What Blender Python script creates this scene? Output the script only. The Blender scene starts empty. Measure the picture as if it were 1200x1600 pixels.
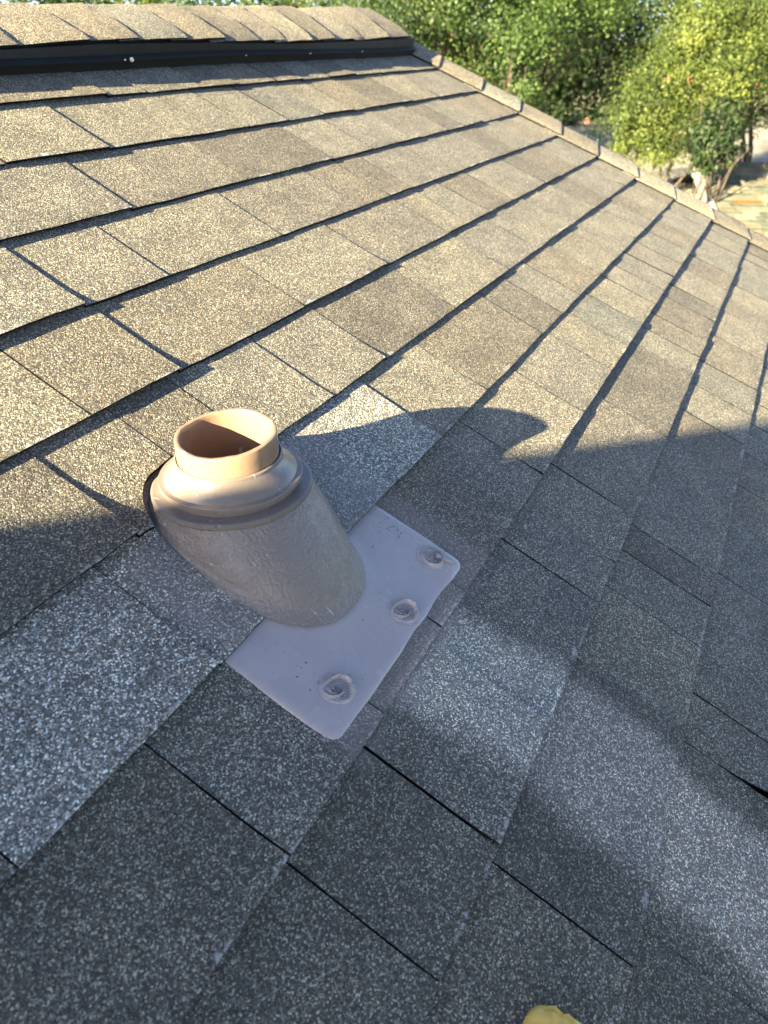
import bpy, math, random
import numpy as np
from mathutils import Matrix, Vector

# ------------------------------------------------------------------ frames
PITCH = math.radians(25.7)
CP, SP = math.cos(PITCH), math.sin(PITCH)
ROOF = Matrix.Rotation(PITCH, 4, 'X')            # roof frame (u along ridge, v up the slope, n normal) -> world
def W(u, v, n=0.0):
    return Vector((u, v*CP - n*SP, v*SP + n*CP))

# ------------------------------------------------------------------ camera
RC = ((0.46518, -0.49328, 0.73505),              # columns: camera right / down / forward in the roof frame
      (-0.79768, -0.59351, 0.10652),
      (0.38371, -0.63589, -0.66958))
CAMP = (0.0, -1.10314, 0.56857)
def camw(c):
    r = [RC[i][c] for i in range(3)]
    return (ROOF.to_3x3() @ Vector(r)).normalized()
sc = bpy.context.scene
cd = bpy.data.cameras.new('camera'); cam = bpy.data.objects.new('camera', cd); sc.collection.objects.link(cam)
rx, fw = camw(0), camw(2); up = rx.cross(fw)
m = Matrix((rx, up, -fw)).transposed().to_4x4(); m.translation = W(*CAMP)
cam.matrix_world = m
cd.sensor_fit = 'VERTICAL'; cd.sensor_height = 36.0; cd.lens = 1110/1600*36.0
cd.clip_start = 0.02; cd.clip_end = 3000
sc.camera = cam
cd.dof.use_dof = True; cd.dof.focus_distance = 0.80; cd.dof.aperture_fstop = 7.5   # phone lens: slight softness near and far
CAMW = W(*CAMP)
def px_dir(x, y):
    d = rx*((x-600)/1110) - up*((y-800)/1110) + fw
    return d.normalized()
def px_at(x, y, dist):                            # a point at a horizontal distance from the camera
    d = px_dir(x, y); return CAMW + d*(dist/math.hypot(d.x, d.y))

# ------------------------------------------------------------------ light
SUN = (ROOF.to_3x3() @ Vector((0.910, -0.375, -0.177))).normalized()   # direction the light travels
elev = math.asin(-SUN.z)
w = bpy.data.worlds.new('World'); sc.world = w; w.use_nodes = True
nt = w.node_tree; bg = nt.nodes['Background']
sky = nt.nodes.new('ShaderNodeTexSky'); sky.sky_type = 'NISHITA'; sky.sun_disc = False
sky.sun_elevation = elev; sky.air_density = 0.52; sky.dust_density = 0.6
sky.sun_rotation = math.atan2(-SUN.x, -SUN.y)
nt.links.new(sky.outputs[0], bg.inputs[0]); bg.inputs[1].default_value = 0.050
sd = bpy.data.lights.new('sun', 'SUN'); so = bpy.data.objects.new('sun', sd); sc.collection.objects.link(so)
sd.energy = 5.0; sd.angle = math.radians(0.45); sd.color = (1.0, 0.83, 0.51)
so.rotation_euler = SUN.to_track_quat('-Z', 'Y').to_euler()
so.location = (-6, 3, 8)
sc.view_settings.view_transform = 'Standard'; sc.view_settings.look = 'None'
sc.view_settings.gamma = 1.0; sc.view_settings.use_curve_mapping = False
sc.view_settings.exposure = 3.33

# ------------------------------------------------------------------ helpers
rng = np.random.default_rng(7); random.seed(7)
COL = sc.collection
def mesh(name, verts, faces, mats, parent=None, mi=None, smooth=True, attr=None):
    me = bpy.data.meshes.new(name)
    me.from_pydata([tuple(map(float, p)) for p in verts], [], [tuple(map(int, f)) for f in faces])
    for mt in (mats if isinstance(mats, (list, tuple)) else [mats]): me.materials.append(mt)
    if mi is not None: me.polygons.foreach_set('material_index', list(mi))
    if smooth: me.polygons.foreach_set('use_smooth', [True]*len(me.polygons))
    if attr:
        for k, vals in attr.items():
            a = me.attributes.new(k, 'FLOAT', 'POINT'); a.data.foreach_set('value', list(map(float, vals)))
    me.update()
    o = bpy.data.objects.new(name, me); COL.objects.link(o)
    if parent is not None: o.parent = parent
    return o
def empty(name, loc=(0, 0, 0), parent=None):
    o = bpy.data.objects.new(name, None); COL.objects.link(o); o.location = loc
    o.empty_display_size = 0.1
    if parent is not None: o.parent = parent
    return o
def tag(o, label=None, cat=None, group=None, kind=None):
    for k, v in (('label', label), ('category', cat), ('group', group), ('kind', kind)):
        if v: o[k] = v
    return o
def grid(nr, nc, off=0, wrap=False):
    f = []
    for i in range(nr-1):
        for j in range(nc if wrap else nc-1):
            a = off+i*nc+j; b = off+i*nc+(j+1) % nc
            f.append((a, b, b+nc, a+nc))
    return f
def tube(pts, rad, ns=8, bumps=0.0, seed=0):
    r = random.Random(seed); vs = []; pts = [Vector(p) for p in pts]
    ref = Vector((0.3, 0.5, 0.8)).normalized()
    for i, p in enumerate(pts):
        t = (pts[min(i+1, len(pts)-1)] - pts[max(i-1, 0)]).normalized()
        a = t.cross(ref).normalized(); b = t.cross(a)
        for k in range(ns):
            q = 2*math.pi*k/ns
            vs.append(p + (a*math.cos(q)+b*math.sin(q))*rad[i]*(1+bumps*r.uniform(-1, 1)))
    fs = grid(len(pts), ns, 0, True); n = len(vs)
    fs += [tuple(range(ns))[::-1], tuple(range(n-ns, n))]
    return vs, fs
def join(*parts):
    V, F = [], []
    for vs, fs in parts:
        o = len(V); V += list(vs); F += [tuple(i+o for i in f) for f in fs]
    return V, F
def box(x0, x1, y0, y1, z0, z1):
    v = [(x, y, z) for z in (z0, z1) for y in (y0, y1) for x in (x0, x1)]
    return v, [(0, 2, 3, 1), (4, 5, 7, 6), (0, 1, 5, 4), (2, 6, 7, 3), (0, 4, 6, 2), (1, 3, 7, 5)]

# ------------------------------------------------------------------ materials
def mat(name):
    m = bpy.data.materials.new(name); m.use_nodes = True
    n = m.node_tree.nodes; return m, n, m.node_tree.links, n['Principled BSDF']
def node(n, t, **kw):
    x = n.new(t)
    for k, v in kw.items(): setattr(x, k, v)
    return x
def ramp(n, stops, interp='LINEAR'):
    r = n.new('ShaderNodeValToRGB'); r.color_ramp.interpolation = interp
    e = r.color_ramp.elements
    while len(e) < len(stops): e.new(0.5)
    for i, (p, c) in enumerate(stops):
        e[i].position = p; e[i].color = (*c, 1)
    return r
def mixc(n, l, fac, a, b, mode='MIX'):
    x = n.new('ShaderNodeMix'); x.data_type = 'RGBA'; x.blend_type = mode
    for s, v in ((x.inputs[0], fac), (x.inputs[6], a), (x.inputs[7], b)):
        if hasattr(v, 'is_linked'): l.new(v, s)
        elif isinstance(v, (int, float)): s.default_value = v
        else: s.default_value = (*v, 1)
    return x.outputs[2]
def math_(n, l, op, a, b=None, clamp=False):
    x = n.new('ShaderNodeMath'); x.operation = op; x.use_clamp = clamp
    for s, v in zip(x.inputs, (a, b)):
        if v is None: continue
        if hasattr(v, 'is_linked'): l.new(v, s)
        else: s.default_value = v
    return x.outputs[0]
def maprange(n, l, v, a, b, c=0.0, d=1.0):
    x = n.new('ShaderNodeMapRange'); x.interpolation_type = 'SMOOTHSTEP'
    l.new(v, x.inputs[0])
    for i, k in enumerate((a, b, c, d)): x.inputs[1+i].default_value = k
    return x.outputs[0]

def granules(name, tint, light=1.0, size=1.0, bump=1.0):
    m, n, l, p = mat(name)
    tc = node(n, 'ShaderNodeTexCoord'); co = tc.outputs['Object']
    info = node(n, 'ShaderNodeObjectInfo')
    # slightly distorted coordinates so the cells are not regular
    v1 = node(n, 'ShaderNodeTexVoronoi'); v1.inputs['Scale'].default_value = 750/size; v1.inputs['Randomness'].default_value = 1.0
    l.new(co, v1.inputs['Vector'])
    v2 = node(n, 'ShaderNodeTexVoronoi'); v2.inputs['Scale'].default_value = 1500/size
    l.new(co, v2.inputs['Vector'])
    sep = node(n, 'ShaderNodeSeparateColor'); l.new(v1.outputs['Color'], sep.inputs[0])
    sep2 = node(n, 'ShaderNodeSeparateColor'); l.new(v2.outputs['Color'], sep2.inputs[0])
    L = light
    def c(v): return tuple(v*L*t for t in tint)
    r1 = ramp(n, [(0.0, c(.022)), (0.30, c(.052)), (0.60, c(.115)), (0.80, c(.24)), (0.92, c(.45)), (1.0, c(.74))])
    l.new(sep.outputs[0], r1.inputs[0])
    r2 = ramp(n, [(0.0, c(.035)), (0.5, c(.085)), (0.85, c(.20)), (1.0, c(.40))])
    l.new(sep2.outputs[0], r2.inputs[0])
    col = mixc(n, l, 0.28, r1.outputs[0], r2.outputs[0])
    # coloured grains: brown, greenish, bluish
    hue = ramp(n, [(0.0, (1.20, .98, .80)), (0.35, (1.0, 1.0, 1.0)), (0.7, (.94, 1.02, .98)), (1.0, (.95, 1.0, 1.12))])
    l.new(sep.outputs[1], hue.inputs[0])
    col = mixc(n, l, 0.8, col, hue.outputs[0], 'MULTIPLY')
    # blends of the whole shingle and blotches
    nz = node(n, 'ShaderNodeTexNoise'); nz.inputs['Scale'].default_value = 13; nz.inputs['Detail'].default_value = 5; nz.inputs['Roughness'].default_value = .65
    l.new(co, nz.inputs['Vector'])
    bl = ramp(n, [(0.28, (.74, .74, .75)), (0.5, (1, 1, 1)), (0.72, (1.26, 1.24, 1.20))]); l.new(nz.outputs[0], bl.inputs[0])
    col = mixc(n, l, 1.0, col, bl.outputs[0], 'MULTIPLY')
    tone = ramp(n, [(0.0, (.72, .70, .68)), (0.3, (1.0, .93, .84)), (0.55, (1, 1, 1)), (0.8, (1.18, 1.14, 1.04)), (1.0, (.86, .90, .92))])
    l.new(info.outputs['Random'], tone.inputs[0])
    col = mixc(n, l, 1.0, col, tone.outputs[0], 'MULTIPLY')
    # rubbed pale edges near the butt
    at = node(n, 'ShaderNodeAttribute', attribute_name='butt')
    n3 = node(n, 'ShaderNodeTexNoise'); n3.inputs['Scale'].default_value = 22; n3.inputs['Detail'].default_value = 6; n3.inputs['Roughness'].default_value = .7
    l.new(co, n3.inputs['Vector'])
    thr = maprange(n, l, at.outputs['Fac'], 0.0, 0.017, 0.52, 0.80)
    sc_ = math_(n, l, 'SUBTRACT', n3.outputs[0], thr)
    sc_ = maprange(n, l, sc_, 0.0, 0.05)
    n5 = node(n, 'ShaderNodeTexNoise'); n5.inputs['Scale'].default_value = 190; n5.inputs['Detail'].default_value = 3; l.new(co, n5.inputs['Vector'])
    sc_ = math_(n, l, 'MULTIPLY', sc_, maprange(n, l, n5.outputs[0], .38, .60))
    col = mixc(n, l, math_(n, l, 'MULTIPLY', sc_, 0.8), col, tuple(.44*t for t in (1.0, 1.0, 1.0)))
    # violet-grey paint overspray round the pipe flashing
    sx = node(n, 'ShaderNodeSeparateXYZ'); l.new(co, sx.inputs[0])
    du = math_(n, l, 'MULTIPLY', math_(n, l, 'ABSOLUTE', math_(n, l, 'SUBTRACT', sx.outputs[0], 0.50)), 1/0.165)
    dv = math_(n, l, 'MULTIPLY', math_(n, l, 'ABSOLUTE', math_(n, l, 'SUBTRACT', sx.outputs[1], -1.01)), 1/0.148)
    dd = math_(n, l, 'MAXIMUM', du, dv)
    dd = math_(n, l, 'ADD', dd, math_(n, l, 'MULTIPLY', math_(n, l, 'SUBTRACT', nz.outputs[0], .5), .45))
    osp = maprange(n, l, dd, 1.06, 0.86)
    col = mixc(n, l, math_(n, l, 'MULTIPLY', osp, .42), col, (.29, .245, .24))
    # paler curved band on the shingles below the flashing
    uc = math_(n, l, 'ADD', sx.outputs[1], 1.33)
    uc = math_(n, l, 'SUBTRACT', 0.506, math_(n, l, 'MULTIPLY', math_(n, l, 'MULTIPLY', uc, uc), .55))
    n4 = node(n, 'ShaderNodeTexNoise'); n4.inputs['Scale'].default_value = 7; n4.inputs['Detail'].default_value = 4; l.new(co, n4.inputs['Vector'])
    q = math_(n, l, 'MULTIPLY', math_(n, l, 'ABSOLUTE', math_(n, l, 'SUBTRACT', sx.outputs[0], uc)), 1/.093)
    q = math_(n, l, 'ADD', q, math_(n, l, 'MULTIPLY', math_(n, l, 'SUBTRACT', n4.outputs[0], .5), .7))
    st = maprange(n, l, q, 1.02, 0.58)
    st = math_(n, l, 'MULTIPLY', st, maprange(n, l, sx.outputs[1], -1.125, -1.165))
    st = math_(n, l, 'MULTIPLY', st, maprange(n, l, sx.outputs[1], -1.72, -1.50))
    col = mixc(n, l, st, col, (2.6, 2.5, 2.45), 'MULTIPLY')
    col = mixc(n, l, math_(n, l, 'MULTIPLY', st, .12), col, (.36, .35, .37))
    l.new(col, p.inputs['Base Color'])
    p.inputs['Roughness'].default_value = 0.72
    p.inputs['Specular IOR Level'].default_value = 0.42
    # relief
    h1 = math_(n, l, 'SUBTRACT', 0.7, v1.outputs['Distance'])
    h2 = math_(n, l, 'MULTIPLY', math_(n, l, 'SUBTRACT', 0.7, v2.outputs['Distance']), 0.45)
    hh = math_(n, l, 'ADD', math_(n, l, 'MULTIPLY', h1, math_(n, l, 'ADD', sep.outputs[2], .55)), h2)
    nw = node(n, 'ShaderNodeTexNoise'); nw.inputs['Scale'].default_value = 270; nw.inputs['Detail'].default_value = 2; l.new(co, nw.inputs['Vector'])
    hh = math_(n, l, 'ADD', hh, math_(n, l, 'MULTIPLY', nw.outputs[0], 1.5))
    b = node(n, 'ShaderNodeBump'); b.inputs['Strength'].default_value = 1.0*bump; b.inputs['Distance'].default_value = 0.0017*size
    l.new(hh, b.inputs['Height']); l.new(b.outputs[0], p.inputs['Normal'])
    return m
M = {}
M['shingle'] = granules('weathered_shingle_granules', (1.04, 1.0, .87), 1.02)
M['shingle_new'] = granules('fresh_grey_shingle_granules', (1.0, 1.0, .95), 1.8, 1.15)
M['shingle_cap'] = granules('cap_shingle_granules', (1.06, 1.0, .84), 1.2)

def simple(name, col, rough=.6, spec=.3, noise=None, bump=None, metal=0.0, scale=30):
    m, n, l, p = mat(name)
    p.inputs['Base Color'].default_value = (*col, 1); p.inputs['Roughness'].default_value = rough
    p.inputs['Specular IOR Level'].default_value = spec; p.inputs['Metallic'].default_value = metal
    tc = node(n, 'ShaderNodeTexCoord')
    if noise:
        nz = node(n, 'ShaderNodeTexNoise'); nz.inputs['Scale'].default_value = scale; nz.inputs['Detail'].default_value = 6
        l.new(tc.outputs['Object'], nz.inputs['Vector'])
        r = ramp(n, [(0.3, tuple(c*(1-noise) for c in col)), (0.7, tuple(c*(1+noise) for c in col))])
        l.new(nz.outputs[0], r.inputs[0]); l.new(r.outputs[0], p.inputs['Base Color'])
    if bump:
        nb = node(n, 'ShaderNodeTexNoise'); nb.inputs['Scale'].default_value = bump[0]; nb.inputs['Detail'].default_value = 4
        l.new(tc.outputs['Object'], nb.inputs['Vector'])
        b = node(n, 'ShaderNodeBump'); b.inputs['Strength'].default_value = bump[1]; b.inputs['Distance'].default_value = bump[2]
        l.new(nb.outputs[0], b.inputs['Height']); l.new(b.outputs[0], p.inputs['Normal'])
    return m
M['asphalt'] = simple('asphalt_edge', (.008, .008, .009), .85, .15, .5, (900, .8, .0008), scale=500)
M['deck'] = simple('roofing_felt', (.025, .025, .027), .9, .2)
M['vent'] = simple('black_vent_plastic', (.010, .011, .0105), .6, .22, .25, (60, .25, .002))
M['nail'] = simple('bright_nail', (.75, .73, .68), .5, .5)

def paint(name, col, texture):
    m, n, l, p = mat(name)
    tc = node(n, 'ShaderNodeTexCoord'); co = tc.outputs['Object']
    nz = node(n, 'ShaderNodeTexNoise'); nz.inputs['Scale'].default_value = 18; nz.inputs['Detail'].default_value = 6
    l.new(co, nz.inputs['Vector'])
    r = ramp(n, [(0.3, tuple(c*.95 for c in col)), (0.55, col), (0.75, tuple(c*1.04 for c in col))]); l.new(nz.outputs[0], r.inputs[0])
    # scratches
    mp = node(n, 'ShaderNodeMapping'); mp.inputs['Scale'].default_value = (260, 40, 40); mp.inputs['Rotation'].default_value = (0, 0, .7)
    l.new(co, mp.inputs[0])
    ns = node(n, 'ShaderNodeTexNoise'); ns.inputs['Scale'].default_value = 1; ns.inputs['Detail'].default_value = 3; l.new(mp.outputs[0], ns.inputs['Vector'])
    s = maprange(n, l, ns.outputs[0], .70, .74)
    n2 = node(n, 'ShaderNodeTexNoise'); n2.inputs['Scale'].default_value = 160; n2.inputs['Detail'].default_value = 2; l.new(co, n2.inputs['Vector'])
    sp = maprange(n, l, n2.outputs[0], .735, .76)
    ng = node(n, 'ShaderNodeTexNoise'); ng.inputs['Scale'].default_value = 9; ng.inputs['Detail'].default_value = 8; ng.inputs['Roughness'].default_value = .7; l.new(co, ng.inputs['Vector'])
    gr = maprange(n, l, ng.outputs[0], .52, .72)
    base = mixc(n, l, math_(n, l, 'MULTIPLY', gr, 0.0 if texture else .28), r.outputs[0], tuple(c*.55 for c in col))
    c2 = mixc(n, l, math_(n, l, 'MULTIPLY', s, .55), base, (.62, .60, .60))
    c2 = mixc(n, l, math_(n, l, 'MULTIPLY', sp, .5), c2, (.11, .09, .085))
    l.new(c2, p.inputs['Base Color'])
    rr = maprange(n, l, nz.outputs[0], .3, .7, .22, .33); l.new(rr, p.inputs['Roughness'])
    p.inputs['Specular IOR Level'].default_value = .5
    nb = node(n, 'ShaderNodeTexNoise'); nb.inputs['Scale'].default_value = 300 if texture else 150; nb.inputs['Detail'].default_value = 3
    l.new(co, nb.inputs['Vector'])
    nb2 = node(n, 'ShaderNodeTexNoise'); nb2.inputs['Scale'].default_value = 45; nb2.inputs['Detail'].default_value = 3; l.new(co, nb2.inputs['Vector'])
    patch = maprange(n, l, nb2.outputs[0], .30, .70, .55, 1.0)
    hgt = math_(n, l, 'MULTIPLY', nb.outputs[0], patch)
    hgt = math_(n, l, 'ADD', hgt, math_(n, l, 'MULTIPLY', nb2.outputs[0], .10))
    b = node(n, 'ShaderNodeBump'); b.inputs['Strength'].default_value = 1.0 if texture else .30; b.inputs['Distance'].default_value = .0026 if texture else .0007
    l.new(hgt, b.inputs['Height']); l.new(b.outputs[0], p.inputs['Normal'])
    return m
M['paint'] = paint('satin_taupe_paint', (.190, .158, .138), True)
M['paint_flat'] = paint('satin_taupe_paint_smooth', (.375, .325, .315), False)
M['paint_pipe'] = paint('taupe_painted_pipe', (.235, .155, .105), False)
M['paint_collar'] = paint('satin_taupe_paint_collar', (.170, .140, .120), False)
M['sealant'] = simple('taupe_sealant', (.34, .295, .285), .34, .5, .12, (260, .6, .0012), scale=120)

# ------------------------------------------------------------------ the house and its roof
E_ = 0.143
house = tag(empty('house', (0, 0, -4.1)), 'house whose weathered grey brown shingle roof fills the view', 'house')
HOFF = Vector((0, 0, 4.1))
UL, VE, APEX = -4.6, -3.6, 0.11
def u_hip(v): return 2.43 + 0.305*(-v)            # where the shingle courses meet the edge caps
def u_crest(v): return u_hip(v) + 0.098
DZ = -0.010
roof = mesh('roof', [(UL, VE, DZ), (u_crest(VE), VE, DZ), (u_crest(APEX), APEX, DZ), (UL, APEX, DZ)], [(0, 1, 2, 3)], M['deck'], smooth=False)
roof.parent = house; roof.matrix_local = Matrix.Translation(HOFF) @ ROOF
tag(roof, 'front slope covered in overlapping granule coated shingles')
# far slope, hip end and walls (away from the camera)
def hv(p): return Vector(p) + HOFF
A = W(u_crest(APEX), APEX, DZ); Lr = W(UL, APEX, DZ); fe = W(u_crest(VE), VE, DZ)
half = A.y - fe.y
be = Vector((fe.x, A.y + half, fe.z)); bl_ = Vector((UL, A.y + half, fe.z)); fl = W(UL, VE, DZ)
for nm, poly in (('far_slope', (A, Lr, bl_, be)), ('hip_end', (A, be, fe))):
    mesh(nm, [hv(p) for p in poly], [tuple(range(len(poly)))[::-1]], M['shingle'], house, smooth=False)
M['siding'] = simple('painted_siding', (.55, .52, .46), .6, .3, .08)
mesh('wall', *box(UL+.3, fe.x-.35, fe.y+.35, be.y-.35, 0, fe.z+4.1-.02), M['siding'], house, smooth=False)
mesh('fascia', *join(box(UL, fe.x, fe.y-.02, fe.y, fe.z+4.1-.16, fe.z+4.1-.004), box(fe.x+.001, fe.x+.021, fe.y, be.y, fe.z+4.1-.16, fe.z+4.1-.004)), M['siding'], house, smooth=False)

# pipe boot footprint in the roof frame
SE = 2.4
BU, BV, BA, BB = 0.4700, -0.932, 0.0775, 0.120
def hole(v, k=1.055):
    t = (v-BV)/(BB*k)
    return BA*k*(1-abs(t)**SE)**(1/SE) if abs(t) < 1 else None

def zlow(k, v):                                   # underside of course k: rides over the course below
    vb = -k*E_
    hb = 0.0052 if k < 8 else 0.0076
    return hb + (v-vb)/E_*(-0.0002-hb)
RTH = 0.0057
def shear(u): return min(max((u-1.0)*.2, 0.0), .30)
def snoise(x, y): return (math.sin(x*7.3+y*3.1)+math.sin(x*17.7-y*11.3+1.3)*.6+math.sin(x*41+y*29+.4)*.3)/1.9
def shingle(k, u0, u1, raised, new=False, left=None, right=None, lift=None, thick=None, cut_hip=False):
    vb = -k*E_; vt = vb+E_+.026; vm = vb+E_/2
    r = random.Random(int(u0*1000)*31+k)
    rows = [vb, vb+.003, vb+.02, vb+.045, vb+.07, vb+.095, vb+.12, vb+E_, vt]
    if left or right: rows = list(np.linspace(vb, vb+E_, 30)) + [vt]
    nc = max(4, int((u1-u0)/.022)+1)
    th = thick or (RTH if raised == 2 else (0.0046 if raised else 0.0044))
    th *= r.uniform(.98, 1.02)
    tl, tr_ = r.uniform(-.0002, .0003), r.uniform(-.0002, .0003); stp = r.choice([.0004, .0006, .0009, .0012])*min(max(.55+u0*1.05, .8), 2.4); curl = r.choice([0, .0002, .0005, .0016, .0026])
    sk = r.uniform(-.0016, .0016)
    bow = r.uniform(-.0002, .0005); gap = r.choice([.0009, .0012, .0016, .0020])*min(max(.6+u0*.9, .9)+max(u0-.85, 0)*2.4, 5.0)*(1.35 if k >= 8 else 1.0)
    V, BT = [], []
    nr = len(rows)
    for i, v in enumerate(rows):
        a, b = u0+.0001, u1-gap
        if left and left(v) is not None: a = max(a, left(v))
        if right and right(v) is not None: b = min(b, right(v))
        if b-a < .002: b = a+.002
        for j in range(nc):
            s = j/(nc-1); u = a+(b-a)*s
            ue = u + shear(u)*(vm-v)
            if j in (0, nc-1) and 0 < i < nr-1 and not (left or right): ue += r.uniform(-.0002, .0002)
            if cut_hip: ue = min(ue, u_hip(v)+.03+s*.001)
            vv = v
            if i < 2: vv += sk*(s-.5) + .0009*snoise(ue*3, k*1.7)*(1-i*.4) + r.uniform(-.0005, .0005)*(1-i)
            f = 1-min((v-vb)/E_, 1)
            z = zlow(k, v)+th+f*f*(tl*(1-s)+tr_*s+bow*math.sin(math.pi*s)+.0004*snoise(ue*1.3+k, v))+curl*max(0, 1-(v-vb)/.055)**2.2+stp*(s-.45)*(1-.25*(1-f))
            if i == 0: z -= .0006
            if lift:
                q = max(0, 1-(v-vb)/lift[2])**1.6 * max(0, 1-abs(s-lift[0])/lift[3])**1.5
                z += lift[1]*q
            V.append((ue, vv, z)); BT.append(max(v-vb, 0))
    F = grid(nr, nc); MI = [0]*len(F)
    ring = [i*nc for i in range(nr-1, -1, -1)] + list(range(1, nc)) + [i*nc+nc-1 for i in range(1, nr)]
    cu = sum(V[q][0] for q in ring)/len(ring)
    def addring(dz, inset):
        ids = []
        for q in ring:
            x, y, z = V[q]; i = q//nc
            zz = z-dz if dz >= 0 else zlow(k, rows[i])
            sgn = 1 if x < cu else -1
            ins = inset
            ids.append(len(V)); V.append((x+(ins*sgn if q % nc in (0, nc-1) else 0), y+(ins if q < nc else 0), zz)); BT.append(.05)
        return ids
    prev = addring(0.0, 0)
    steps = [(0.0024, 0), (0.0026, r.uniform(.002, .005)), (th, r.uniform(.002, .005))] if raised else [(th, 0)]
    for dz, ins in steps:
        cur = addring(dz, ins)
        for a in range(len(ring)-1):
            F.append((prev[a], cur[a], cur[a+1], prev[a+1])); MI.append(1)
        prev = cur
    o = mesh('shingle', V, F, [M['shingle_new'] if new else M['shingle'], M['asphalt']], roof, MI, True, {'butt': BT})
    mod = None
    return o

JOINTS = {
 1: [1.058, 1.156, 1.31, 1.572, 1.806, 2.082, 2.295],
 2: [.92, 1.18, 1.285, 1.425, 1.70, 2.02, 2.373],
 3: [.82, 1.10, 1.386, 1.56, 1.80, 1.98, 2.23],
 4: [.592, .738, 1.008, 1.275, 1.50, 1.713, 2.04, 2.378],
 5: [.46, .60, .875, 1.137, 1.408, 1.64, 1.94, 2.20, 2.38],
 6: [.38, .485, .58, .736, .888, 1.15, 1.425, 1.617, 1.737, 2.0, 2.28, 2.655],
 7: [.327, .485, .806, .98, 1.265, 1.53, 1.704, 1.88, 2.092, 2.325, 2.60],
 8: [.235, .39, .52, .585, .758, .875, 1.10, 1.30, 1.588, 1.74, 1.99, 2.28, 2.624],
 9: [.234, .355, .506, .711, .802, .926, 1.2, 1.503, 1.72, 1.98, 2.315, 2.56, 2.79],
 10: [.344, .617, .762, .851, .918, 1.067, 1.218, 1.363, 1.642, 1.83, 2.037, 2.30, 2.62],
 11: [.385, .612, .69, .834, .947, 1.106, 1.231, 1.50, 1.72, 2.0, 2.3, 2.6],
}
RAISED_LEFT_OF = {(4, .592), (5, .60), (6, .38), (8, .875), (9, .506), (7, .806), (10, .617), (9, .802), (3, .82), (2, .92), (11, .834), (11, .385)}
for k in range(0, 16):
    js = JOINTS.get(k)
    rj = random.Random(100+k)
    vm = -k*E_+E_/2
    uend = u_hip(vm)+.02
    if js is None:
        js = []; u = rj.uniform(-.1, .2)
        while u < uend-.12: js.append(u); u += rj.uniform(.16, .36)
    js = [j for j in js if j < uend-.05]
    lo = -0.55 if k < 13 else -.2
    u = js[0]
    ext = []
    while u > lo: u -= rj.uniform(.17, .33); ext.append(u)
    js2 = []
    for a, b in zip(js, js[1:]+[uend]):
        js2.append(a)
        if a > 1.2 and b-a > .215 and k > 0: js2.append(a+(b-a)*rj.uniform(.42, .58))
    js = js2
    allj = sorted(ext)+js+[uend]
    prev = rj.random() < .5
    for a, b in zip(allj[:-1], allj[1:]):
        raised = not prev if rj.random() < .8 else prev
        if (k, b) in RAISED_LEFT_OF: raised = 2
        if (k, a) in RAISED_LEFT_OF: raised = False
        kw = {}
        if b == uend: kw['cut_hip'] = True
        new = False
        if k == 6 and a in (.38,): kw['right'] = lambda v: (BU-hole(v)) if hole(v) else None; raised = False
        if k == 6 and a in (.485,): kw['left'] = lambda v: (BU+hole(v)) if hole(v) else None; raised = False
        if k == 6 and b == .38: kw['lift'] = (1.0, .006, .1, .8)
        if k == 7:
            if b == .485: kw['right'] = lambda v: BU-(hole(v, 1.03) or 0) if hole(v, 1.03) else BU-.0; raised = False; kw['thick'] = .0046; new = True
            if a == .485: kw['left'] = lambda v: BU+(hole(v, 1.03) or 0) if hole(v, 1.03) else BU; raised = 2; new = True; kw['lift'] = (0.0, .004, .1, .6)
            if b == .327: raised = 2; new = True; kw['lift'] = (1.0, .003, .1, .9)
            if a == .806: raised = False
        if k == 8 and .2 < a < .8: raised = False
        if k == 11 and a == .612: kw['lift'] = (0.0, .020, .09, .9); raised = True
        if k == 8 and a == .235: kw['lift'] = (0.1, .004, .05, .6)
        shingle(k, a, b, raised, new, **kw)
        prev = raised

# shingles of the lower and left part of the slope, outside the photograph: one mass
V, F, BT = [], [], []
def mass(k, u0, u1):
    vb = -k*E_; vt = vb+E_+.02; o = len(V)
    for v, zz in ((vb, 0), (vb, 1), (vt, 1)):
        for u in (u0+.001, u1-.001):
            V.append((u, v, zlow(k, v)+(.005 if zz else 0))); BT.append(.05)
    F.extend([(o, o+1, o+3, o+2), (o+2, o+3, o+5, o+4)])
r_ = random.Random(5)
for k in range(0, 26):
    ue = u_hip(-k*E_+.07)
    u = UL+r_.uniform(0, .2)
    stop = -1.05 if k < 13 else (-.75 if k < 16 else ue)
    stop = {True: -.9, False: ue}[k < 16]
    while u < stop-.05:
        w_ = min(r_.uniform(.17, .34), stop-u); mass(k, u, u+w_); u += w_
mo = mesh('shingle_cover', V, F, M['shingle'], roof, None, False, {'butt': BT}); tag(mo, kind='stuff')

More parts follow.
